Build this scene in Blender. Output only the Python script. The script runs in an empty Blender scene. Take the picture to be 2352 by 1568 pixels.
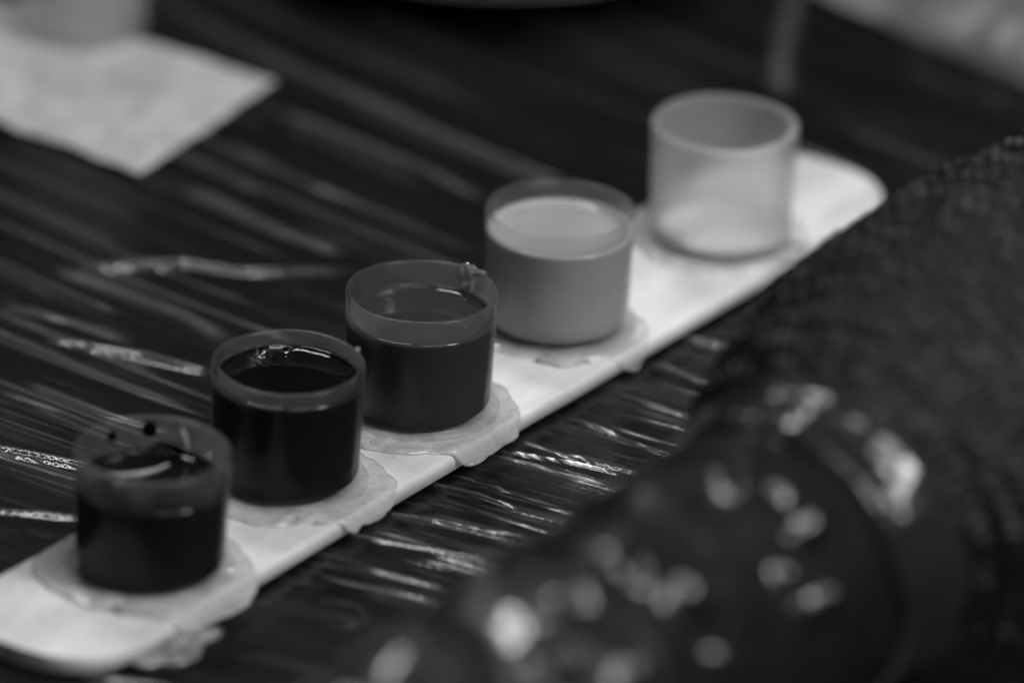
import bpy, math, random
import numpy as np
from mathutils import Vector, Matrix

S = 0.001                       # all lengths below are in millimetres
sc = bpy.context.scene
col = sc.collection

# ---------------------------------------------------------------- camera
ELEV = math.asin(.43)
ROLL = math.radians(2.2)
DIST = 900.0
KPX = 27.5 * DIST               # focal length in photograph pixels (photo taken as 2352 x 1568)
F = np.array([0, math.cos(ELEV), -math.sin(ELEV)])
R0 = np.array([1., 0, 0]); U0 = np.array([0, math.sin(ELEV), math.cos(ELEV)])
RT = math.cos(ROLL) * R0 + math.sin(ROLL) * U0
UP = -math.sin(ROLL) * R0 + math.cos(ROLL) * U0
CAM = -DIST * F

def P(u, v, z=0.0):
    """photo pixel -> point on the horizontal plane at height z (mm)"""
    D = F + RT * (u - 1176) / KPX + UP * (784 - v) / KPX
    return CAM + D * (z - CAM[2]) / D[2]

cd = bpy.data.cameras.new('camera')
cam = bpy.data.objects.new('camera', cd); col.objects.link(cam)
cam.matrix_world = Matrix(((RT[0], UP[0], -F[0], CAM[0] * S), (RT[1], UP[1], -F[1], CAM[1] * S),
                           (RT[2], UP[2], -F[2], CAM[2] * S), (0, 0, 0, 1)))
cd.sensor_width = 36.0
cd.lens = 36.0 * KPX / 2352
cd.clip_start = .02; cd.clip_end = 20
cd.dof.use_dof = True
FOC = np.array([-7.5, -22.5, 8.0])
cd.dof.focus_distance = float((FOC - CAM) @ F) * S
cd.dof.aperture_fstop = cd.lens / 26.5
cd.dof.aperture_blades = 0
sc.camera = cam

# ---------------------------------------------------------------- world, lamps, exposure
w = bpy.data.worlds.new('World'); sc.world = w; w.use_nodes = True
w.node_tree.nodes['Background'].inputs[0].default_value = (.007, .007, .007, 1)
w.node_tree.nodes['Background'].inputs[1].default_value = 1.0

def lamp(name, loc, target, sx, sy, power):
    l = bpy.data.lights.new(name, 'AREA'); l.shape = 'RECTANGLE'; l.size = sx * S; l.size_y = sy * S
    l.energy = power
    o = bpy.data.objects.new(name, l); col.objects.link(o)
    o.location = Vector(loc) * S
    o.rotation_euler = (Vector(target) - Vector(loc)).to_track_quat('-Z', 'Y').to_euler()
    return o
lamp('ceiling_lamp', (200, -230, 900), (0, 0, 0), 400, 280, 3.4)
lamp('side_lamp', (390, -230, 470), (10, 0, 0), 120, 170, 2.5)
lamp('back_lamp', (-140, 520, 760), (0, 0, 0), 190, 50, 2.0)

vs = sc.view_settings
vs.view_transform = 'Standard'; vs.look = 'None'; vs.exposure = 0; vs.gamma = 1; vs.use_curve_mapping = False
sc.cycles.use_denoising = True
sc.cycles.max_bounces = 16; sc.cycles.transparent_max_bounces = 24
sc.cycles.transmission_bounces = 10; sc.cycles.diffuse_bounces = 5; sc.cycles.glossy_bounces = 5
sc.cycles.sample_clamp_indirect = 10.0
sc.cycles.blur_glossy = .3

# ---------------------------------------------------------------- noise
rng = np.random.default_rng(11)
PERM = np.concatenate([rng.permutation(256)] * 3)
GR = rng.normal(size=(256, 3)); GR /= np.linalg.norm(GR, axis=1)[:, None]
def noise(x, y, z=0.0):
    x, y, z = np.broadcast_arrays(np.asarray(x, float), np.asarray(y, float), np.asarray(z, float))
    xi, yi, zi = (np.floor(a).astype(int) for a in (x, y, z))
    xf, yf, zf = x - xi, y - yi, z - zi
    f = lambda t: t * t * t * (t * (t * 6 - 15) + 10)
    u, v, s = f(xf), f(yf), f(zf)
    xi &= 255; yi &= 255; zi &= 255
    def g(i, j, k):
        h = PERM[PERM[PERM[(xi + i) & 255] + ((yi + j) & 255)] + ((zi + k) & 255)]
        q = GR[h]
        return q[..., 0] * (xf - i) + q[..., 1] * (yf - j) + q[..., 2] * (zf - k)
    l = lambda a, b, t: a + (b - a) * t
    return l(l(l(g(0,0,0), g(1,0,0), u), l(g(0,1,0), g(1,1,0), u), v),
             l(l(g(0,0,1), g(1,0,1), u), l(g(0,1,1), g(1,1,1), u), v), s) * 1.6
def ridge(n, p=3.0):
    return np.clip(1 - np.abs(n) * 1.6, 0, 1) ** p
def sstep(a, b, x):
    t = np.clip((x - a) / (b - a), 0, 1); return t * t * (3 - 2 * t)

# ---------------------------------------------------------------- mesh helpers
def mesh_obj(name, verts, faces, mat, parent=None, smooth=True, uv=None, flip=False):
    me = bpy.data.meshes.new(name)
    v = np.asarray(verts, float) * S
    fa = np.asarray(faces) if not isinstance(faces, list) else None
    if flip: fa = fa[:, ::-1]
    if fa is not None:
        me.vertices.add(len(v)); me.vertices.foreach_set('co', v.ravel())
        n = fa.shape[1]
        me.loops.add(fa.size); me.loops.foreach_set('vertex_index', fa.ravel().astype(np.int32))
        me.polygons.add(len(fa))
        me.polygons.foreach_set('loop_start', np.arange(0, fa.size, n, dtype=np.int32))
        me.update(calc_edges=True)
    else:
        me.from_pydata([tuple(p) for p in v], [], faces)
    me.validate()
    if smooth:
        me.polygons.foreach_set('use_smooth', np.ones(len(me.polygons), dtype=bool))
    if uv is not None:
        ul = me.uv_layers.new(name='flow')
        idx = np.empty(len(me.loops), dtype=np.int32); me.loops.foreach_get('vertex_index', idx)
        ul.data.foreach_set('uv', np.asarray(uv, np.float32)[idx].ravel())
    me.materials.append(mat)
    o = bpy.data.objects.new(name, me); col.objects.link(o)
    if parent is not None: o.parent = parent
    return o

def grid_faces(n, m, wrap=False):
    """n rows, m columns, row-major; wrap closes the columns"""
    i = np.arange(n - 1)[:, None]; j = np.arange(m if wrap else m - 1)[None, :]
    a = i * m + j; b = i * m + (j + 1) % m; c = (i + 1) * m + (j + 1) % m; d = (i + 1) * m + j
    return np.stack([a, b, c, d], -1).reshape(-1, 4)

def lathe(name, prof, mat, parent=None, seg=96, bumpy=None):
    """prof: list of (r, z); r=0 rows collapse into tiny rings"""
    pr_ = np.array([(max(r, .004), z) for r, z in prof], float)
    th = np.linspace(0, 2 * math.pi, seg, endpoint=False)
    r = np.repeat(pr_[:, 0:1], seg, 1); z = np.repeat(pr_[:, 1:2], seg, 1); t = np.repeat(th[None], len(pr_), 0)
    if bumpy: r, z = bumpy(r, z, t)
    V = np.stack([r * np.cos(t), r * np.sin(t), z], -1).reshape(-1, 3)
    return mesh_obj(name, V, grid_faces(len(pr_), seg, True), mat, parent)

def empty(name, loc, rot=(0, 0, 0)):
    o = bpy.data.objects.new(name, None); col.objects.link(o)
    o.location = Vector(loc) * S; o.rotation_euler = rot; o.empty_display_size = .004
    return o
def tag(o, label, cat=None, group=None, kind=None):
    if label: o['label'] = label
    if cat: o['category'] = cat
    if group: o['group'] = group
    if kind: o['kind'] = kind
    return o

# ---------------------------------------------------------------- materials (all grey: the photograph is black and white)
class NT:
    def __init__(s, name):
        s.m = bpy.data.materials.new(name); s.m.use_nodes = True
        s.t = s.m.node_tree; s.t.nodes.clear()
        s.out = s.t.nodes.new('ShaderNodeOutputMaterial')
    def n(s, kind, ins=None, **props):
        x = s.t.nodes.new('ShaderNode' + kind)
        for k, v in props.items(): setattr(x, k, v)
        for k, v in (ins or {}).items(): s.set(x.inputs[k], v)
        return x
    def set(s, sock, v):
        if isinstance(v, bpy.types.Node): v = v.outputs[0]
        if isinstance(v, bpy.types.NodeSocket): s.t.links.new(v, sock)
        elif sock.type == 'RGBA' and not isinstance(v, tuple): sock.default_value = (v, v, v, 1)
        else: sock.default_value = v
    def math(s, op, a, b=0.0, clamp=False):
        x = s.n('Math', operation=op, use_clamp=clamp); s.set(x.inputs[0], a); s.set(x.inputs[1], b); return x
    def mix(s, f, a, b): return s.n('MixShader', {0: f, 1: a, 2: b})
    def ramp(s, fac, lo, hi, a=0.0, b=1.0):
        return s.n('MapRange', {0: fac, 1: lo, 2: hi, 3: a, 4: b})
    def coord(s, out='Object', scale=(1, 1, 1), rot=(0, 0, 0)):
        c = s.n('TexCoord'); mp = s.n('Mapping', {3: scale, 2: rot}); s.t.links.new(c.outputs[out], mp.inputs[0]); return mp
    def noise(s, vec, scale, detail=4.0, rough=.55):
        return s.n('TexNoise', {'Vector': vec, 'Scale': scale, 'Detail': detail, 'Roughness': rough})
    def bump(s, h, dist, strength=1.0):
        return s.n('Bump', {'Height': h, 'Distance': dist, 'Strength': strength})
    def done(s, sh): s.t.links.new(sh.outputs[0], s.out.inputs[0]); return s.m

def grey(v): return (v, v, v, 1)

def plastic(name, base, rough, bump_scale=0, bump_d=0, vary=.0):
    t = NT(name); c = t.coord()
    p = t.n('BsdfPrincipled', {'Base Color': grey(base), 'Roughness': rough})
    nz = t.noise(c, bump_scale or 300)
    if vary:
        t.set(p.inputs['Base Color'], t.ramp(nz, .3, .7, base * (1 - vary), base * (1 + vary)))
    if bump_d: t.set(p.inputs['Normal'], t.bump(nz, bump_d))
    return t.done(p)

def frosted(name, haze, dif=.1, rough=.22, blur=0.0):
    """thin moulded polypropylene: part clear, part milky"""
    t = NT(name); c = t.coord(scale=(1, 1, 1))
    nz = t.noise(c, 700, 3)
    hz = t.math('ADD', t.ramp(nz, .35, .7, -.02, .02), haze)
    tr = t.n('BsdfTransparent', {0: grey(.995 if blur else .95)})
    df = t.n('BsdfDiffuse', {0: grey(.92 if blur else .8)}); tl = t.n('BsdfTranslucent', {0: grey(.95 if blur else .85)})
    s = t.mix(dif, tl, df)
    if blur: tr = t.mix(blur, tr, t.n('BsdfRefraction', {'Color': grey(1.), 'Roughness': .6, 'IOR': 1.06}))
    body = t.mix(hz, tr, s)
    fine = t.noise(t.coord(scale=(1, 1, .12)), 900, 3)
    b = t.bump(fine, .00006)
    gl = t.n('BsdfGlossy', {'Color': grey(.9), 'Roughness': rough, 'Normal': b})
    lw = t.n('LayerWeight', {0: .5, 'Normal': b})
    f = t.math('ADD', t.math('MULTIPLY', t.math('POWER', lw.outputs[1], 3.5), .5), .018)
    return t.done(t.mix(f, body, gl))

def ink(name, base, rough=.04):
    t = NT(name); c = t.coord()
    nz = t.noise(c, 160, 3)
    p = t.n('BsdfPrincipled', {'Base Color': t.ramp(nz, .3, .7, base * .9, base * 1.1), 'Roughness': rough, 'IOR': 1.4})
    g = t.n('NewGeometry'); sx = t.n('SeparateXYZ'); t.t.links.new(g.outputs['Normal'], sx.inputs[0])
    t.set(p.inputs['Specular IOR Level'], t.ramp(sx.outputs[2], .1, .3, 0.0, .5))      # wetted against the wall: no air gap, no gloss
    return t.done(p)

def film_mat():
    t = NT('cling_film')
    uvn = t.n('UVMap', uv_map='flow')
    m1 = t.n('Mapping', {3: (.9, 14.0, 1)}); t.t.links.new(uvn.outputs[0], m1.inputs[0])   # along, across
    m2 = t.n('Mapping', {3: (2.2, 60.0, 1)}); t.t.links.new(uvn.outputs[0], m2.inputs[0])
    m3 = t.n('Mapping', {3: (6, 9.0, 1)}); t.t.links.new(uvn.outputs[0], m3.inputs[0])
    n1 = t.noise(m1, 1.0, 5); n2 = t.noise(m2, 1.0, 4); n3 = t.noise(m3, 1.0, 3)
    h = t.math('ADD', t.math('MULTIPLY', n1, .8), t.math('MULTIPLY', n2, .25))
    b = t.bump(h, .00022, .9)
    m4 = t.n('Mapping', {3: (4.5, 170.0, 1)}); t.t.links.new(uvn.outputs[0], m4.inputs[0])
    n4 = t.noise(m4, 1.0, 3)
    patch = t.ramp(n3, .40, .62)
    cr = t.n('Attribute', attribute_name='crease')
    hz = t.math('ADD', t.math('MULTIPLY', t.math('MULTIPLY', t.ramp(n1, .5, .74), patch), .024), .0006)
    hz = t.math('ADD', hz, t.math('MULTIPLY', t.math('MULTIPLY', t.ramp(n2, .55, .8), patch), .06))
    hz = t.math('ADD', hz, t.math('MULTIPLY', t.math('MULTIPLY', t.ramp(n4, .58, .78), t.ramp(n1, .4, .65)), .12))
    hz = t.math('ADD', hz, t.math('MULTIPLY', cr.outputs[2], t.ramp(n2, .3, .7, .03, .12)))
    tr = t.n('BsdfTransparent', {0: grey(.97)})
    df = t.n('BsdfDiffuse', {0: grey(.75), 'Normal': b})
    gl = t.n('BsdfGlossy', {'Color': grey(.95), 'Roughness': .17, 'Normal': b})
    fr = t.n('Fresnel', {0: 1.4, 'Normal': b})
    body = t.mix(hz, tr, df)
    f = t.math('MULTIPLY', fr, .68, True)
    return t.done(t.mix(f, body, gl))

def jelly_mat(name='petroleum_jelly', lo=.4, hi=.65, alb=.66):
    t = NT(name); c = t.coord()
    nz = t.noise(c, 500, 5, .6); n2 = t.noise(c, 1400, 3)
    b = t.bump(t.math('ADD', nz, t.math('MULTIPLY', n2, .15)), .00014, .8)
    tr = t.n('BsdfTransparent', {0: grey(.96)})
    df = t.n('BsdfDiffuse', {0: grey(alb), 'Normal': b}); tl = t.n('BsdfTranslucent', {0: grey(.8)})
    body = t.mix(t.ramp(nz, .3, .7, lo, hi), tr, t.mix(.12, df, tl))
    gl = t.n('BsdfGlossy', {'Color': grey(.95), 'Roughness': .07, 'Normal': b})
    fr = t.n('Fresnel', {0: 1.5, 'Normal': b})
    return t.done(t.mix(t.math('ADD', fr, .02), body, gl))

def wood_mat():
    t = NT('bleached_wood')
    c = t.coord(scale=(14, 260, 260)); c2 = t.coord(scale=(90, 300, 300))
    g = t.noise(c, 1.0, 6, .6); g2 = t.noise(c2, 1.0, 4); sp = t.noise(t.coord(), 900, 2)
    k = t.math('ADD', t.math('MULTIPLY', g, .6), t.math('MULTIPLY', g2, .4))
    colr = t.ramp(k, .3, .7, .60, .82)
    blot = t.ramp(t.noise(t.coord(scale=(60, 110, 60)), 1.0, 4, .6), .35, .65, .72, 1.0)
    specks = t.math('MULTIPLY', t.ramp(sp, .70, .78, 1.0, .55), blot)
    p = t.n('BsdfPrincipled', {'Base Color': t.math('MULTIPLY', colr, specks), 'Roughness': .55,
                               'Normal': t.bump(k, .00012)})
    return t.done(p)

def crepe_mat():
    t = NT('crepe_bandage'); c = t.coord()
    nz = t.noise(c, 620, 3, .6); n2 = t.noise(c, 60, 3)
    ya = t.n('Attribute', attribute_name='yarn')                     # pale yarn over the dark rubber between
    v = t.math('MULTIPLY', t.ramp(nz, .35, .7, .5, 1.3), t.ramp(n2, .3, .7, .8, 1.2))
    v = t.math('MULTIPLY', v, t.math('ADD', t.ramp(t.math('POWER', ya.outputs[2], 2.0), .05, .7, .002, .058), t.ramp(nz, .68, .74, 0.0, .06)))
    p = t.n('BsdfPrincipled', {'Base Color': v, 'Roughness': .55, 'Normal': t.bump(nz, .0004),
                               'Specular IOR Level': .25})
    return t.done(p)

def sleeve_mat():
    t = NT('black_plastic_sleeve'); c = t.coord()
    nz = t.noise(c, 110, 2)
    p = t.n('BsdfPrincipled', {'Base Color': grey(.008), 'Roughness': .38, 'IOR': 1.4, 'Coat Weight': .8, 'Coat Roughness': .09, 'Coat IOR': 1.45,
                               'Normal': t.bump(nz, .0003, .5)})
    return t.done(p)

def towel_mat():
    t = NT('paper_towel'); c = t.coord()
    nz = t.noise(c, 260, 3); n2 = t.noise(c, 1100, 3)
    p = t.n('BsdfPrincipled', {'Base Color': t.ramp(nz, .35, .65, .36, .50), 'Roughness': .9,
                               'Normal': t.bump(t.math('ADD', nz, t.math('MULTIPLY', n2, .4)), .0008)})
    return t.done(p)

def inkfilm_mat():
    t = NT('ink_film')
    c = t.coord(scale=(420, 420, 90))
    nz = t.noise(c, 1.0, 4)
    tr = t.n('BsdfTransparent', {0: grey(.8)})
    p = t.n('BsdfPrincipled', {'Base Color': grey(.006), 'Roughness': .08, 'IOR': 1.4})
    return t.done(t.mix(t.ramp(nz, .3, .6, .7, 1.0), tr, p))

M = dict(film=film_mat(), jelly=jelly_mat(), jelly_clear=jelly_mat('clear_jelly', .06, .3, .7), jelly_thin=jelly_mat('thin_jelly', .12, .3, .85), wood=wood_mat(), crepe=crepe_mat(), sleeve=sleeve_mat(), towel=towel_mat(),
         inkfilm=inkfilm_mat(), cap=frosted('frosted_plastic', .10, .06), cap_white=frosted('milky_plastic', .21, .5, .3, .66),
         cap_smoky=frosted('smeared_plastic', .10, .06),
         ink_black=ink('black_ink', .004), ink_dark=ink('dark_grey_ink', .034), disc_white=ink('brightening_white', .82, .3), ink_grey=ink('grey_ink', .36, .12),  # the white serves only the disc added to brighten the far cap
         cup=frosted('grey_plastic', .3, .3),
         table=plastic('dark_tabletop', .006, .22, 90, .0002, .3), dish=plastic('dark_dish', .03, .3),
         collar=plastic('grey_collar', .018, .2, 120, .0012), pale=plastic('pale_wrap', .13, .4, 60, .0006, .25))

# ---------------------------------------------------------------- table
def slab(name, x0, x1, y0, y1, z0, z1, mat, bev=1.5):
    bm_v = []; 
    for z, k in ((z0, 0), (z1 - bev, 0), (z1 - bev * .3, bev * .3), (z1, bev)):
        bm_v += [(x0 + k, y0 + k, z), (x1 - k, y0 + k, z), (x1 - k, y1 - k, z), (x0 + k, y1 - k, z)]
    f = [(3, 2, 1, 0), (12, 13, 14, 15)]
    for i in range(3):
        for j in range(4):
            f.append((i * 4 + j, i * 4 + (j + 1) % 4, i * 4 + 4 + (j + 1) % 4, i * 4 + 4 + j))
    return mesh_obj(name, bm_v, f, mat, smooth=False)
tag(slab('table_top', -270, 270, -200, 330, -24, -.9, M['table']), 'dark table top under the cling film', None, kind='structure')

# ---------------------------------------------------------------- stick frame (t along, n to the right)
T = np.array([.5625, .827]); T /= np.linalg.norm(T)
N = np.array([T[1], -T[0]])
N_MID, N_HALF = 3.0, 7.9
T0, T1 = -73.0, 43.8
STICK_Z0, STICK_Z1 = .34, 1.75

# ---------------------------------------------------------------- cling film
def axis_pts(core, step, far, grow=1.12):
    a = list(np.arange(0, core, step)); s = step; x = a[-1]
    while x < far: s *= grow; x += s; a.append(x)
    a = np.array(a); return np.concatenate([-a[:0:-1], a])
along = axis_pts(95, .8, 215); across = axis_pts(95, .15, 215, 1.08)
AL, AC = np.meshgrid(along, across, indexing='ij')
ang = math.radians(-32)
ca, sa = math.cos(ang), math.sin(ang)
X = AL * ca - AC * sa; Y = AL * sa + AC * ca + 20
clx, cly = np.clip(X, -110, 110), np.clip(Y, -110, 130)
Q = Y + X * (.43 + .0050 * (cly + 45))            # flow coordinate across the wrinkles
amp = .5 + .5 * noise(X * .02, Y * .02, 3.3) + .3
H = .22 * noise(Q / 9, X / 90, 1) + .13 * noise(Q / 3.6, X / 45, 2) * amp + .06 * noise(Q / 1.5, X / 26, 4)
H += .20 * (ridge(noise(Q / 7, X / 60, 7), 5) - .2) * np.clip(noise(X / 30, Y / 16, 9) + .35, 0, 1)
H += .10 * (ridge(noise(Q / 2.4, X / 40, 17), 4) - .2) * np.clip(noise(X / 22, Y / 12, 19) + .3, 0, 1)
H = np.clip(H, -.6, .26)
FOLDS = [  # pixel polylines on the table: (points, width mm, height mm)
    ([(155, 632), (260, 615), (420, 607), (540, 625), (680, 628), (860, 618)], .55, .8),
    ([(100, 783), (190, 790), (330, 812), (420, 838), (500, 856)], .35, .5),
    ([(180, 800), (300, 822), (400, 845), (500, 862)], .25, .45),
    ([(-40, 1022), (60, 1040), (190, 1066), (330, 1090)], .40, .6),
    ([(-40, 1038), (80, 1056), (200, 1078)], .22, .45),
    ([(-30, 1172), (70, 1178), (190, 1190), (260, 1200)], .40, .55),
    ([(120, 620), (260, 660), (420, 720), (540, 790)], .9, .35),
    ([(0, 700), (150, 735), (320, 790)], .7, .3),
    ([(60, 880), (240, 950), (420, 1000)], .6, .4),
    ([(0, 900), (140, 945), (300, 1010)], .35, .3),
    ([(640, 250), (880, 350), (1000, 400), (1120, 465)], .8, .5),
    ([(520, 330), (700, 420), (950, 520), (1110, 590)], .9, .35),
    ([(420, 430), (640, 530), (800, 590)], .9, .35),
    ([(700, 1292), (860, 1310), (1000, 1345), (1100, 1370)], .45, .25),
    ([(620, 1200), (780, 1225), (960, 1258), (1160, 1300)], .45, .38),
    ([(880, 1180), (1000, 1196), (1120, 1228), (1260, 1250)], .55, .6),
    ([(960, 1100), (1100, 1135), (1200, 1170)], .3, .4),
    ([(1040, 1090), (1180, 1130), (1330, 1180)], .22, .4),
    ([(1130, 1045), (1240, 1072), (1400, 1120), (1480, 1150)], .25, .5),
    ([(1140, 1035), (1300, 1060), (1440, 1090)], .25, .45),
    ([(1190, 1010), (1320, 1050), (1440, 1098)], .2, .4),
    ([(1320, 960), (1440, 1010), (1560, 1060)], .28, .45),
    ([(1400, 900), (1560, 950), (1680, 990)], .5, .4),
    ([(1500, 830), (1620, 880), (1740, 920)], .6, .4),
    ([(1560, 770), (1680, 800), (1800, 830)], .6, .4),
    ([(1830, -60), (1810, 60), (1790, 150), (1800, 230)], 1.6, .45),
    ([(1950, 300), (2080, 350), (2200, 400)], 1.2, .18),
    ([(700, 1390), (760, 1378), (830, 1392), (840, 1420), (790, 1445), (730, 1430)], .4, .22),
    ([(530, 1330), (600, 1310), (700, 1335)], .4, .15),
    ([(-20, 1500), (180, 1548), (460, 1590)], .8, .6),
]
rf = random.Random(5)
def flow_line(x0, y0, length, drift):
    q0 = y0 + x0 * (.43 + .0050 * (y0 + 45)); pts = []
    for i in range(6):
        x = x0 + length * i / 5; q = q0 + drift * i / 5
        pts.append(np.array([x, (q - x * .655) / (1 + .005 * x)]))
    return pts
FINE = []
for i in range(80):                                    # taut fine creases between the stick and the machine
    k = rf.uniform(-46, 30); o = rf.uniform(1.5, 9)
    x0 = k * T[0] + (N_MID + N_HALF + o) * N[0]; y0 = k * T[1] + (N_MID + N_HALF + o) * N[1]
    FINE.append((flow_line(x0, y0, rf.uniform(14, 34), rf.uniform(-1.6, 1.6)), rf.uniform(.18, .30), rf.uniform(.08, .26)))
for i in range(46):                                    # and on the far side of the stick
    k = rf.uniform(-70, 40); o = rf.uniform(1, 40)
    x1 = k * T[0] + (N_MID - N_HALF - o) * N[0]; y1 = k * T[1] + (N_MID - N_HALF - o) * N[1]
    L_ = rf.uniform(12, 40); pl = flow_line(x1, y1, -L_, rf.uniform(-1.5, 1.5))
    FINE.append((pl, rf.uniform(.14, .5), rf.uniform(.12, .34)))
CR = np.zeros(X.shape)
for pts, wd, ht in FOLDS + FINE:
    g = [P(*p)[:2] if isinstance(p, tuple) else p for p in pts]
    dmin = np.full(X.shape, 99.0)
    gx = np.array(g)
    near = (X > gx[:, 0].min() - 6) & (X < gx[:, 0].max() + 6) & (Y > gx[:, 1].min() - 6) & (Y < gx[:, 1].max() + 6)
    xs, ys = X[near], Y[near]; dm = np.full(xs.shape, 99.0); tt = np.zeros(xs.shape)
    for i in range(len(g) - 1):
        a, b = g[i], g[i + 1]; e = b - a; L2 = e @ e
        k = np.clip(((xs - a[0]) * e[0] + (ys - a[1]) * e[1]) / L2, 0, 1)
        dd = np.hypot(xs - a[0] - k * e[0], ys - a[1] - k * e[1])
        m_ = dd < dm; dm = np.where(m_, dd, dm); tt = np.where(m_, (i + k) / (len(g) - 1), tt)
    taper = sstep(0, .1, tt) * sstep(1, .8, tt) * (.85 + .25 * noise(xs / 8, ys / 8, ht * 9))
    wv = (.75 if isinstance(pts[0], tuple) and pts[0][0] < 500 and pts[0][1] < 1250 else (.36 if isinstance(pts[0], tuple) else .5)) * wd * (1 + .5 * noise(xs / 5, ys / 5, 40))
    CR[near] = np.maximum(CR[near], (1.7 * min(1, ht / .5) if isinstance(pts[0], tuple) else 1.0) * np.clip(taper, 0, 1.2) * np.exp(-(dm / (1.15 * wv)) ** 2))
    H[near] = H[near] + .62 * ht * taper * np.exp(-(dm / wv) ** 2)
# lie flat below whatever rests on the film
nn = X * N[0] + Y * N[1]; tl_ = X * T[0] + Y * T[1]
under = sstep(N_HALF + 1.6, N_HALF + .2, np.abs(nn - N_MID)) * sstep(T0 - 2, T0, tl_) * sstep(T1 + 2, T1, tl_)
H = H * (1 - under) + np.minimum(H, .22) * under
flow = np.stack([X.ravel() / 100, Q.ravel() / 100], 1)
# drops over the table's edge where the sheet leaves it
VF = np.stack([X, Y, H], -1).reshape(-1, 3)
cf = mesh_obj('cling_film', VF, grid_faces(len(along), len(across)), M['film'], uv=flow, flip=True)
at_ = cf.data.attributes.new('crease', 'FLOAT', 'POINT'); at_.data.foreach_set('value', CR.ravel().astype(np.float32))
tag(cf, 'clear cling film stretched in wrinkles over the whole dark table', 'cling film')

# ---------------------------------------------------------------- wooden stick
def stick():
    nt = 150
    ts = np.concatenate([T0 + (T1 - T0) * (.5 - .5 * np.cos(np.linspace(0, math.pi, nt)))])
    cross = [(-1, .10), (-.985, .02), (-.95, 0), (0, 0), (.95, 0), (.985, .02), (1, .10), (1, .62), (.992, .82), (.97, .95), (.94, 1),
             (.5, 1), (0, 1), (-.5, 1), (-.94, 1), (-.97, .95), (-.992, .82), (-1, .62)]
    V = []
    Lh = (T1 - T0) / 2; mid = (T0 + T1) / 2
    for t in ts:
        a = abs(t - mid); endr = 7.0
        kk = np.clip((a - (Lh - endr)) / endr, 0, 1)
        half = N_HALF * max((1 - kk ** 2.6) ** (1 / 2.6), .02)
        for c, h in cross:
            x = t - mid; y = c * half + .10 * noise(t / 9, c * 3, 5)
            V.append((x, -y, h * (STICK_Z1 - STICK_Z0) + (.05 * noise(t / 4, c * 6, 8) if h == 1 else 0)))
    n = len(cross)
    fa = grid_faces(len(ts), n, True)
    o = mesh_obj('wooden_stick', V, fa, M['wood'])
    o.location = Vector((mid * T[0] + N_MID * N[0], mid * T[1] + N_MID * N[1], STICK_Z0)) * S
    o.rotation_euler = (0, 0, math.atan2(T[1], T[0]))
    return o
tag(stick(), 'long flat white wooden craft stick lying diagonally, carrying the five ink caps', 'stick')

# ---------------------------------------------------------------- ink caps
CAP_H = 10.5
BASE_Z = STICK_Z1 + .14
def cap_profile(wall, h=CAP_H, r_top=6.25, r_bot=5.98, flange=6.75):
    p = [(0, 0), (flange - .1, 0), (flange, .08), (flange, .3), (flange - .1, .4), (r_bot + .12, .44), (r_bot, .6)]
    for k in (.15, .35, .55, .75, .9): p.append((r_bot + (r_top - r_bot) * k, .6 + (h - .75) * k))
    p += [(r_top, h - .14), (r_top - .04, h - .04), (r_top - .13, h), (r_top - wall + .13, h), (r_top - wall + .04, h - .04), (r_top - wall, h - .14)]
    for k in (.85, .6, .4, .2, .08): p.append((r_bot - wall + (r_top - r_bot) * k, .9 + (h - 1.0) * k))
    p += [(r_bot - wall - .15, .85), (r_bot - wall - .5, .72), (0, .7)]
    return p

def ink_profile(level, wall, r_top=6.25, r_bot=5.98, h=CAP_H):
    ro = lambda z: r_bot + (r_top - r_bot) * (z - .6) / (h - .75) - .10
    ri = lambda z: ro(z) + .10 - wall
    zl = h - level
    p = [(0, .74), (ro(1) - .8, .76), (ro(1) - .2, .9), (ro(1.3), 1.3)]
    for k in np.linspace(.15, 1, 6): z = 1.3 + (zl - 1.3) * k; p.append((ro(z), z))
    p += [(ro(zl), zl + .24), (ri(zl) - .02, zl + .26), (ri(zl) - .12, zl + .16), (ri(zl) - .26, zl + .09), (ri(zl) - .45, zl + .04), (ri(zl) - .7, zl + .015)]
    p += [(ri(zl) - d, zl) for d in (.9, 1.1, 1.3, 1.5, 1.8, 2.2)] + [(2.6, zl), (1.6, zl), (.8, zl), (0, zl)]
    return p

def meniscus_bumpy(seed, a, zl, crinkle=0.):
    def f(r, z, t):
        free = (z > zl - .05) & (r < 5.75)
        edge = sstep(3.6, 5.3, r) * free
        x, y = np.cos(t) * r, np.sin(t) * r
        z = z + edge * a * noise(x * .7 + seed, y * .7, seed * 1.7)
        if crinkle:                                    # skin of tiny bubbles against the back of the cap
            patch = np.exp(-((t - math.radians(106)) / .42) ** 2) * sstep(3.2, 4.4, r) * free
            z = z + patch * crinkle * (noise(x * 1.3, y * 1.7, 3) + .35 * noise(x * 3.6, y * 3.6, 5))
            z = z + patch * .12 * sstep(3.4, 5.4, r)
        return r, z
    return f

def ink_cap(px, label, wall, mat, inkm=None, level=2.0, flange=6.75, lean=(0, 0), seed=1, men=.04, rot=0., crinkle=0.):
    c = P(px[0], px[1], BASE_Z + CAP_H)
    root = empty('ink_cap', (c[0], c[1], BASE_Z), (lean[0], lean[1], rot))
    def wob(r, z, t):
        return r * (1 + .006 * np.cos(2 * t + seed) * (z / CAP_H)) , z + .05 * np.cos(t * 3 + seed) * sstep(CAP_H - .4, CAP_H, z)
    lathe('cap_wall', cap_profile(wall, flange=flange), mat, root, 128, wob)
    if inkm: 
        lathe('ink', ink_profile(level, wall), inkm, root, 260, meniscus_bumpy(seed, men, CAP_H - level, crinkle))
    return tag(root, label, 'ink cap', 'ink caps standing in a row on the stick')

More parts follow.
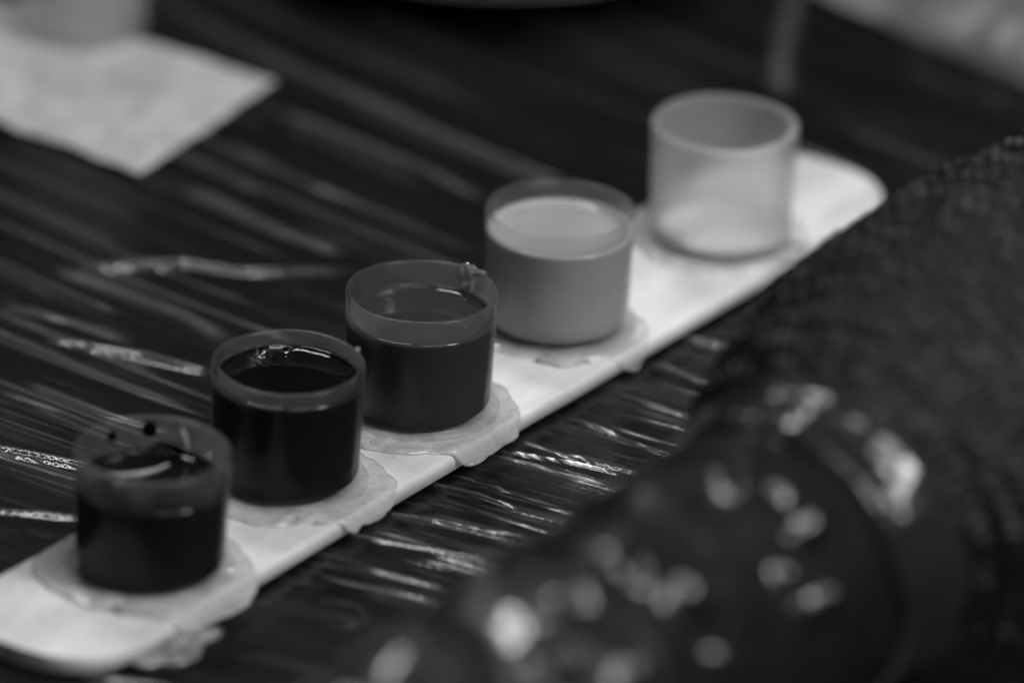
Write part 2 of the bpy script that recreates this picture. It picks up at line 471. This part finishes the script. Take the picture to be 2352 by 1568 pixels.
c1 = ink_cap((351, 1030), 'ink smeared cap with splashed inner wall, nearest the front end of the stick', .62, M['cap_smoky'], M['ink_black'], 3.0, seed=1.3)
c2 = ink_cap((663, 831), 'ink cap filled almost to the brim with shiny black ink', .55, M['cap'], M['ink_black'], 1.55, seed=2.1, men=.07, crinkle=.2)
c3 = ink_cap((969, 668), 'sharply focused middle ink cap holding dark grey ink, jelly dab on its rim', .45, M['cap'], M['ink_dark'], 2.35, seed=4.4, men=.05, crinkle=.03)
c4 = ink_cap((1288, 481), 'ink cap filled with opaque mid grey ink', .6, M['cap'], M['ink_grey'], 1.9, seed=5.2)
c5 = ink_cap((1666, 283), 'milky white ink cap, brightest of the row, at the far end of the stick', .85, M['cap_white'], None, seed=6.6, flange=6.1)
lathe('brightening_disc', [(0, .95), (5.1, .96), (5.2, .9), (5.2, .74), (0, .73)][::-1], M['disc_white'], c5, 96)  # white disc added to brighten the lower half of this cap

# ink splashed up the inside of the first cap
def splash(root):
    th = np.linspace(0, 2 * math.pi, 220, endpoint=False)
    hump = lambda a, w: np.exp(-((np.mod(th - math.radians(a) + math.pi, 2 * math.pi) - math.pi) / w) ** 2)
    up = 7.7 + .8 * hump(80, .3) + 2.2 * hump(182, .22) + 2.2 * hump(232, .5) + 2.0 * hump(292, .45)
    up += .5 * noise(np.cos(th) * 4, np.sin(th) * 4, 25) + .25 * noise(np.cos(th) * 11, np.sin(th) * 11, 5)
    up = np.clip(up, 7.6, 10.2)
    V = []
    ks = np.linspace(0, 1, 14)
    for k in ks:
        z = 7.1 + (up - 7.1) * k
        r = 5.98 + .27 * (z - .6) / 9.25 - .62 - .05 - .05 * (1 - k ** 6)
        V.append(np.stack([r * np.cos(th), r * np.sin(th), z], -1))
    mesh_obj('ink_splash', np.concatenate(V), grid_faces(14, 220, True), M['inkfilm'], root)
    def drop(a, z, rr, h):
        a = math.radians(a)
        r = 5.98 + .27 * (z - .6) / 9.25 - .62
        q = np.linspace(0, 2 * math.pi, 24, endpoint=False)
        V = []
        for k in np.linspace(0, 1, 7):
            rad = rr * k; d = h * (1 - k * k) ** .5 if k < 1 else 0
            da = rad * np.cos(q) / r
            V.append(np.stack([(r - d - .02) * np.cos(a + da), (r - d - .02) * np.sin(a + da), z + rad * np.sin(q) * 1.15], -1))
        mesh_obj('ink_drop', np.concatenate(V), grid_faces(7, 24, True), M['ink_black'], root)
    drop(95, 9.5, .66, .1); drop(128, 9.3, .5, .08)
splash(c1)
def strand(pts, rad):
    """pale thread standing in for a glint of light inside the cap"""
    pts = np.array(pts); n = len(pts); V = []
    for i in range(n):
        d = pts[min(i + 1, n - 1)] - pts[max(i - 1, 0)]; d /= np.linalg.norm(d)
        a = np.cross(d, [.3, .2, 1.]); a /= np.linalg.norm(a); b = np.cross(d, a)
        r = rad * math.sin(math.pi * (i + .35) / (n - .3)) ** .5
        q = np.linspace(0, 2 * math.pi, 14, endpoint=False)
        V.append(pts[i] + r * (np.cos(q)[:, None] * a + np.sin(q)[:, None] * b))
    return mesh_obj('ink_glint', np.concatenate(V), grid_faces(n, 14, True), M['jelly'], c1)
qs = np.linspace(0, 1, 24)
strand(np.stack([np.interp(qs, [0, .25, .5, .75, 1], [-3.6, -2.5, -1.0, .3, 1.2]), np.interp(qs, [0, .25, .5, .75, 1], [1.3, .9, 1.3, 2.2, 3.3]), 7.6 + 0 * qs], -1), .2)  # curved glint on the ink, put in as a pale thread
strand([(5.42 * math.cos(1.18 - .12 * k), 5.42 * math.sin(1.18 - .12 * k), 10.0 - 1.9 * k) for k in np.linspace(0, 1, 14)], .22)  # highlight on the right inner wall, likewise a pale thread

# jelly dab on the rim of the middle cap, burr on the rim of the black one
def blob(name, parent, loc, rad, mat, seed, amp=.35, n=28):
    th = np.linspace(0, 2 * math.pi, n, endpoint=False); ph = np.linspace(.02, math.pi - .02, 18)
    PH, TH = np.meshgrid(ph, th, indexing='ij')
    d = np.stack([np.sin(PH) * np.cos(TH), np.sin(PH) * np.sin(TH), np.cos(PH)], -1)
    k = 1 + amp * noise(d[..., 0] * 1.7 + seed, d[..., 1] * 1.7, d[..., 2] * 1.7)
    V = d * k[..., None] * np.array(rad)
    o = mesh_obj(name, V.reshape(-1, 3), grid_faces(18, n, True), mat, parent, flip=True)
    o.location = Vector(loc) * S
    return o
a_ = math.radians(52)
dab = blob('jelly_dab', c3, (5.95 * math.cos(a_), 5.95 * math.sin(a_), 9.7), (.75, .4, 1.25), M['jelly_clear'], 3.1, .5)
dab.rotation_euler = (0, 0, a_ + math.pi / 2)
dab2 = blob('jelly_dab', c3, (6.15 * math.cos(a_ - .12), 6.15 * math.sin(a_ - .12), 10.45), (.9, .3, .2), M['jelly_clear'], 8.2, .5)
dab2.rotation_euler = (0, .15, a_ + math.pi / 2)
b_ = math.radians(28)
blob('rim_burr', c2, (6.2 * math.cos(b_), 6.2 * math.sin(b_), 10.48), (.22, .16, .2), M['jelly_clear'], 5.5, .6)

# ---------------------------------------------------------------- petroleum jelly under each cap
def smear(px, base_r, seed, label, lobes, mat='jelly'):
    c = P(px[0], px[1], BASE_Z + CAP_H)
    root = empty('petroleum_jelly', (c[0], c[1], STICK_Z1))
    n = 200; th = np.linspace(0, 2 * math.pi, n, endpoint=False)
    out = base_r + .5 * noise(np.cos(th) * 1.3 + seed, np.sin(th) * 1.3, seed) + .24 * noise(np.cos(th) * 5 + seed, np.sin(th) * 5, seed + 3) \
        + .10 * noise(np.cos(th) * 14, np.sin(th) * 14, seed)
    for a, wd, h in lobes:
        d = np.mod(th - math.radians(a) + math.pi, 2 * math.pi) - math.pi
        out = out + h * np.exp(-(d / wd) ** 2)
    ks = np.concatenate([np.linspace(.3, .7, 5), np.linspace(.73, 1.0, 18)])
    rows = []
    for k in ks:
        r = out * k; x = r * np.cos(th); y = r * np.sin(th)
        edge = np.sqrt(max(0., 1 - max(0., (k - .9) / .1) ** 2))
        z = .05 + edge * (.16 + .24 * np.clip(noise(x * .5 + seed, y * .5, seed) + .25, 0, 1) + .05 * noise(x * 1.6, y * 1.6, seed))
        # sags where it hangs over the stick's edge
        nn = (c[0] + x) * N[0] + (c[1] + y) * N[1]
        z = z - 1.0 * sstep(N_HALF - .1, N_HALF + .8, np.abs(nn - N_MID))
        rows.append(np.stack([x, y, z], -1))
    low = rows[-1].copy(); low[:, 2] -= .1; rows.append(low)
    mesh_obj('smear', np.concatenate(rows), grid_faces(len(rows), n, True), M[mat], root, flip=True)
    for j in range(1):
        a = math.radians(random.Random(int(seed * 10) + j).uniform(200, 340)); r = base_r * random.Random(int(seed * 7) + j).uniform(.88, 1.0)
        x, y = r * math.cos(a), r * math.sin(a)
        if abs((c[0] + x) * N[0] + (c[1] + y) * N[1] - N_MID) > N_HALF: continue
        o = blob('lump', root, (x, y, .15), (1.9, .8, .34), M['jelly'], seed + j, .6); o.rotation_euler = (0, 0, a + 1.57)
    return tag(root, label, 'jelly', 'petroleum jelly under the ink caps')
smear((351, 1030), 8.5, 1.1, 'pale jelly smear under the splashed cap at the front end of the stick', [(180, .5, .9), (285, .3, .8)])
smear((663, 831), 8.2, 2.7, 'ragged jelly smear with lumps under the brimming black ink cap', [(0, .5, .8), (215, .25, .8), (310, .12, .8)])
smear((969, 668), 8.1, 3.9, 'glossy jelly smear with crinkled edge under the sharply focused middle cap', [(300, .25, 1.0), (250, .5, .8), (0, .5, .3)])
smear((1288, 481), 7.4, 4.8, 'jelly smear under the grey ink cap, bulging over the stick edge', [(318, .15, 1.3), (335, .3, .6)], 'jelly_thin')
smear((1666, 283), 7.5, 5.6, 'blurred jelly smear under the milky white cap at the far end', [(150, .3, .9)], 'jelly_thin')
# loose dab of jelly beside the front end of the stick
jd = P(400, 1480, .5)
root = empty('jelly_lump', (jd[0], jd[1], .3))
lb = blob('smear', root, (0, 0, .2), (4.2, 2.3, .4), M['jelly_clear'], 9.4, .35, 48); lb.rotation_euler = (0, 0, .9)
tag(root, 'translucent jelly lump on the film against the front corner of the stick', 'jelly')

# ---------------------------------------------------------------- tattoo machine
A = P(1883, 1242, 17.5)
ax = np.array([-T[0], -T[1], -.02]); ax /= np.linalg.norm(ax)
mach = empty('tattoo_machine', (A[0], A[1], 0))
e1 = np.cross(ax, [0, 0, 1.]); e1 /= np.linalg.norm(e1)      # sideways
e2 = np.cross(e1, ax)                                         # up
def tube(name, s, r, mat, nth, disp=None, center=None):
    """s: stations along the axis (positive = towards the front), r: radii"""
    th = np.linspace(0, 2 * math.pi, nth, endpoint=False)
    SS, TH = np.meshgrid(s, th, indexing='ij'); RR = np.repeat(np.asarray(r)[:, None], nth, 1)
    if disp is not None: RR = RR + disp(SS, TH, RR)
    V = SS[..., None] * ax + RR[..., None] * (np.cos(TH)[..., None] * e1 + np.sin(TH)[..., None] * e2)
    V[..., 2] += A[2]
    if center is not None: V = V + center(SS)
    V[..., 2] = np.maximum(V[..., 2], .3 + .02 * np.sin(SS))
    return mesh_obj(name, V.reshape(-1, 3), grid_faces(len(s), nth, True), mat, mach, flip=True)

YARN = []
def crepe(SS, TH, RR):
    c, s_ = np.cos(TH) * RR, np.sin(TH) * RR
    n1 = noise(SS / 1.0, c / .8, s_ / .8)
    n2 = noise(SS / .5 + 9, c / .45, s_ / .45)
    sw = SS + .5 * noise(SS / 8, c / 8, s_ / 8)
    row = np.floor(sw / 2.2); ph = sw / 2.2 - row
    rib = np.sin(math.pi * ph) ** 1.3                                             # one ridge per turn of the knit
    knit = .5 + .5 * np.cos(2 * math.pi * np.round(19 / 2.0) * TH / (2 * math.pi) * 8.0 / 1.0 + row * 2.4 + 2.0 * noise(SS / 3, c / 3, s_ / 3))
    gap = np.clip(.55 + .9 * noise(SS / 2.2 + 5, c / 2.2, s_ / 2.2), .1, 1)
    lay = np.mod(SS + 6 * TH / (2 * math.pi) + .4 * noise(c / 4, s_ / 4, 2), 11.0) / 11.0
    yarn = rib * (.45 + .55 * knit) * gap
    YARN[:] = [np.clip(yarn + .25 * n1, 0, 1)]
    return .14 * n1 + .12 * n2 + .75 * yarn + .3 * (lay - .5)
s_b = np.concatenate([np.linspace(-70, -46, 60), np.linspace(-45.8, .9, 235)])
r_b = np.interp(s_b, [-70, -45, -31, -19, -12, -6, -2.5, -.6, .3, .9], [16.4, 17.9, 19.1, 18.9, 17.9, 16.4, 14.9, 14.1, 13.7, 13.2])
def yarn_attr(o):
    a = o.data.attributes.new('yarn', 'FLOAT', 'POINT'); a.data.foreach_set('value', YARN[0].ravel().astype(np.float32))
yarn_attr(tube('grip_wrap', s_b, r_b, M['crepe'], 620, crepe))
# inner turn of the bandage showing inside the front edge
s_i = np.linspace(-4, 1.4, 30); r_i = np.interp(s_i, [-4, -.4, .7, 1.1, 1.4], [13.4, 13.6, 13.6, 13.4, 12.8])
yarn_attr(tube('wrap_edge', s_i, r_i, M['crepe'], 400, lambda a, b, c: .6 * crepe(a, b, c)))
# shiny collar of the grip, then its step
def soft(a, amp, sc_):
    return lambda SS, TH, RR: amp * noise(SS / sc_ + a, np.cos(TH) * RR / sc_, np.sin(TH) * RR / sc_)
s_c = np.linspace(-2, 7.4, 80); r_c = np.interp(s_c, [-2, .2, 1.8, 2.6, 3.6, 5.6, 6.5, 7.1, 7.4], [13.4, 13.5, 13.5, 13.2, 13.0, 12.8, 12.7, 12.3, 11.0])
tube('collar', s_c, r_c, M['collar'], 260, soft(2, .7, 6))
# crumpled sleeve over the front of the machine
GL = [  # folds that stand up in the plastic: (pixel, half length, half width, height mm, turn)
    ((1690, 1115), 3.4, 1.0, .75, .5), ((1795, 1140), 1.2, 1.1, .6, 0), ((1840, 1225), 3.0, 1.0, .6, .15), ((1800, 1325), 1.1, 1.1, .55, 0),
    ((1870, 1385), 3.0, .95, .7, .25), ((1335, 1365), 1.5, 1.2, .6, .5), ((1465, 1320), 2.2, 1.0, .7, .9), ((1570, 1380), 1.8, 1.4, .7, .5),
    ((1650, 1505), 1.2, 1.2, .55, 0), ((1450, 1555), 2.0, 1.3, .75, .6), ((1290, 1545), 1.6, 1.2, .65, .4), ((2105, 1500), 1.0, .7, .5, .3)]
def to_px(V):
    q = V - CAM; w_ = q @ F
    return 1176 + KPX * (q @ RT) / w_, 784 - KPX * (q @ UP) / w_
def crumple(SS, TH, RR):
    c, s_ = np.cos(TH) * RR, np.sin(TH) * RR
    w_ = noise(SS / 9, c / 9, s_ / 9)
    a = .9 * noise(SS / 15 + w_, c / 9, s_ / 9) + .25 * noise(SS / 6, c / 6, s_ / 6 + 3) + .28 * (ridge(noise(SS / 13 + 2 * w_, c / 7, s_ / 7 + 8), 2) - .3)
    V = SS[..., None] * ax + RR[..., None] * (np.cos(TH)[..., None] * e1 + np.sin(TH)[..., None] * e2) + np.array([A[0], A[1], A[2]])
    nrm = np.cos(TH)[..., None] * e1 + np.sin(TH)[..., None] * e2
    u, v = to_px(V); face = (nrm @ -F) > .15
    g = np.zeros(SS.shape)
    for (pu, pv), hl, hw, ht, tn in GL:
        dd = np.where(face, np.hypot(u - pu, v - pv), 1e9); i, j = np.unravel_index(np.argmin(dd), dd.shape)
        ds = SS - SS[i, j]; dt = (np.mod(TH - TH[i, j] + math.pi, 2 * math.pi) - math.pi) * RR
        p_, q_ = ds * math.cos(tn) + dt * math.sin(tn), -ds * math.sin(tn) + dt * math.cos(tn)
        hl = min(hl, 2.3) * .85
        g = np.maximum(g, np.exp(-(p_ / hl) ** 4 - (q_ / hw) ** 2) * (.65 * ht + .42 * (hl - p_)))
    fade = sstep(6.6, 10, SS)
    return a * (.25 + .75 * fade) + g
s_s = np.linspace(6.6, 78, 240)
r_s = np.interp(s_s, [6.6, 8, 12, 18, 37, 52, 70, 76, 78], [11.4, 11.9, 12.1, 12.3, 12.6, 12.4, 11, 8, 2])
tube('sleeve', s_s, r_s, M['sleeve'], 300, crumple, lambda SS: np.stack([0 * SS, 0 * SS, -.0002 * SS ** 2], -1))
tag(mach, 'dark tattoo machine, grip wrapped in black crepe bandage, front in crumpled shiny plastic', 'tattoo machine')

# ---------------------------------------------------------------- paper towel and cup, back left
pa, pb = P(632, 185, .5), P(322, 398, .5)
dl = P(0, 280, .5) - pb; dl /= np.linalg.norm(dl)
da = P(340, 98, .5) - pa; da /= np.linalg.norm(da)
nu, nv = 90, 60
V = []
for i in range(nu):
    for j in range(nv):
        u, v = i / (nu - 1), j / (nv - 1)
        a = pa + da * 70 * u; b = pb + dl * 70 * u
        p = b * (1 - v) + a * v
        ragged = .5 * noise(u * 22, v * 3, 2) * (1 if v in (0, 1) or i == 0 else .3) + .3 * noise(u * 50, v * 50, 3) * (v == 0)
        z = .55 + .22 * noise(p[0] / 6, p[1] / 6, 4) + .12 * noise(p[0] / 2, p[1] / 2, 6)
        V.append((p[0] + ragged * .6, p[1] + ragged, z))
top = np.array(V); bot = top.copy(); bot[:, 2] -= .22
nvv = len(top)
ft = grid_faces(nu, nv)
ring = [i * nv for i in range(nu)] + [(nu - 1) * nv + j for j in range(1, nv)] + [i * nv + nv - 1 for i in range(nu - 2, -1, -1)] + [j for j in range(nv - 2, 0, -1)]
side = np.array([(ring[k], ring[(k + 1) % len(ring)], ring[(k + 1) % len(ring)] + nvv, ring[k] + nvv) for k in range(len(ring))])
tw = mesh_obj('paper_towel', np.concatenate([top, bot]), np.concatenate([ft, ft[:, ::-1] + nvv, side]), M['towel'])
tag(tw, 'blurred white paper towel lying flat on the film, back left', 'paper towel')
cc = P(190, 52, .9)
cup = empty('clear_cup', (cc[0], cc[1], .9))
lathe('cup_wall', cap_profile(.6, 17.0, 6.0, 5.6, 5.75), M['cup'], cup, 96)
tag(cup, 'blurred grey plastic cup standing on the white paper towel', 'cup')

# ---------------------------------------------------------------- pale crumpled wrap, back right
c0 = P(1800, -40, 0); c1_ = P(2420, 235, 0)
el = c1_ - c0; L = np.linalg.norm(el[:2]); el = el / L
en = np.array([-el[1], el[0], 0])
nu, nv = 120, 70
U_, V_ = np.meshgrid(np.linspace(-.1, 1.5, nu), np.linspace(0, 1, nv), indexing='ij')
px_ = c0[0] + el[0] * L * U_ + en[0] * 55 * V_; py_ = c0[1] + el[1] * L * U_ + en[1] * 55 * V_
wob = 2.0 * noise(U_ * 5, V_ * 2, 1)
prof = np.sin(np.clip(V_, 0, 1) * math.pi) ** .6
hz_ = .32 + prof * (5.0 * sstep(-.1, .8, U_) + 2.5 * noise(px_ / 9, py_ / 9, 2) + 1.2 * ridge(noise(px_ / 7, py_ / 7, 5), 2))
W_ = np.stack([px_ + en[0] * wob, py_ + en[1] * wob, np.maximum(hz_, .32)], -1).reshape(-1, 3)
Wb = W_.copy(); Wb[:, 2] = np.maximum(Wb[:, 2] - .25, .3)
pw = mesh_obj('crumpled_wrap', W_, grid_faces(nu, nv), M['pale'], flip=True)
tag(pw, 'blurred pale grey crumpled plastic wrap in the far right corner', 'plastic wrap')

# ---------------------------------------------------------------- round dish, only its front edge peeks in at the top
dc = P(1100, -2, 3.0); dr = 24.0
dish = empty('round_dish', (dc[0], dc[1] + dr, .3))
lathe('bowl', [(0, 0), (dr * .7, 0), (dr * .74, .3), (dr * .9, 1.6), (dr, 2.7), (dr + .1, 3.0), (dr - .5, 3.05), (dr * .88, 2.0), (dr * .7, .9), (0, .8)], M['dish'], dish, 96)
tag(dish, 'dark round dish whose front rim just touches the top of the picture', 'dish')
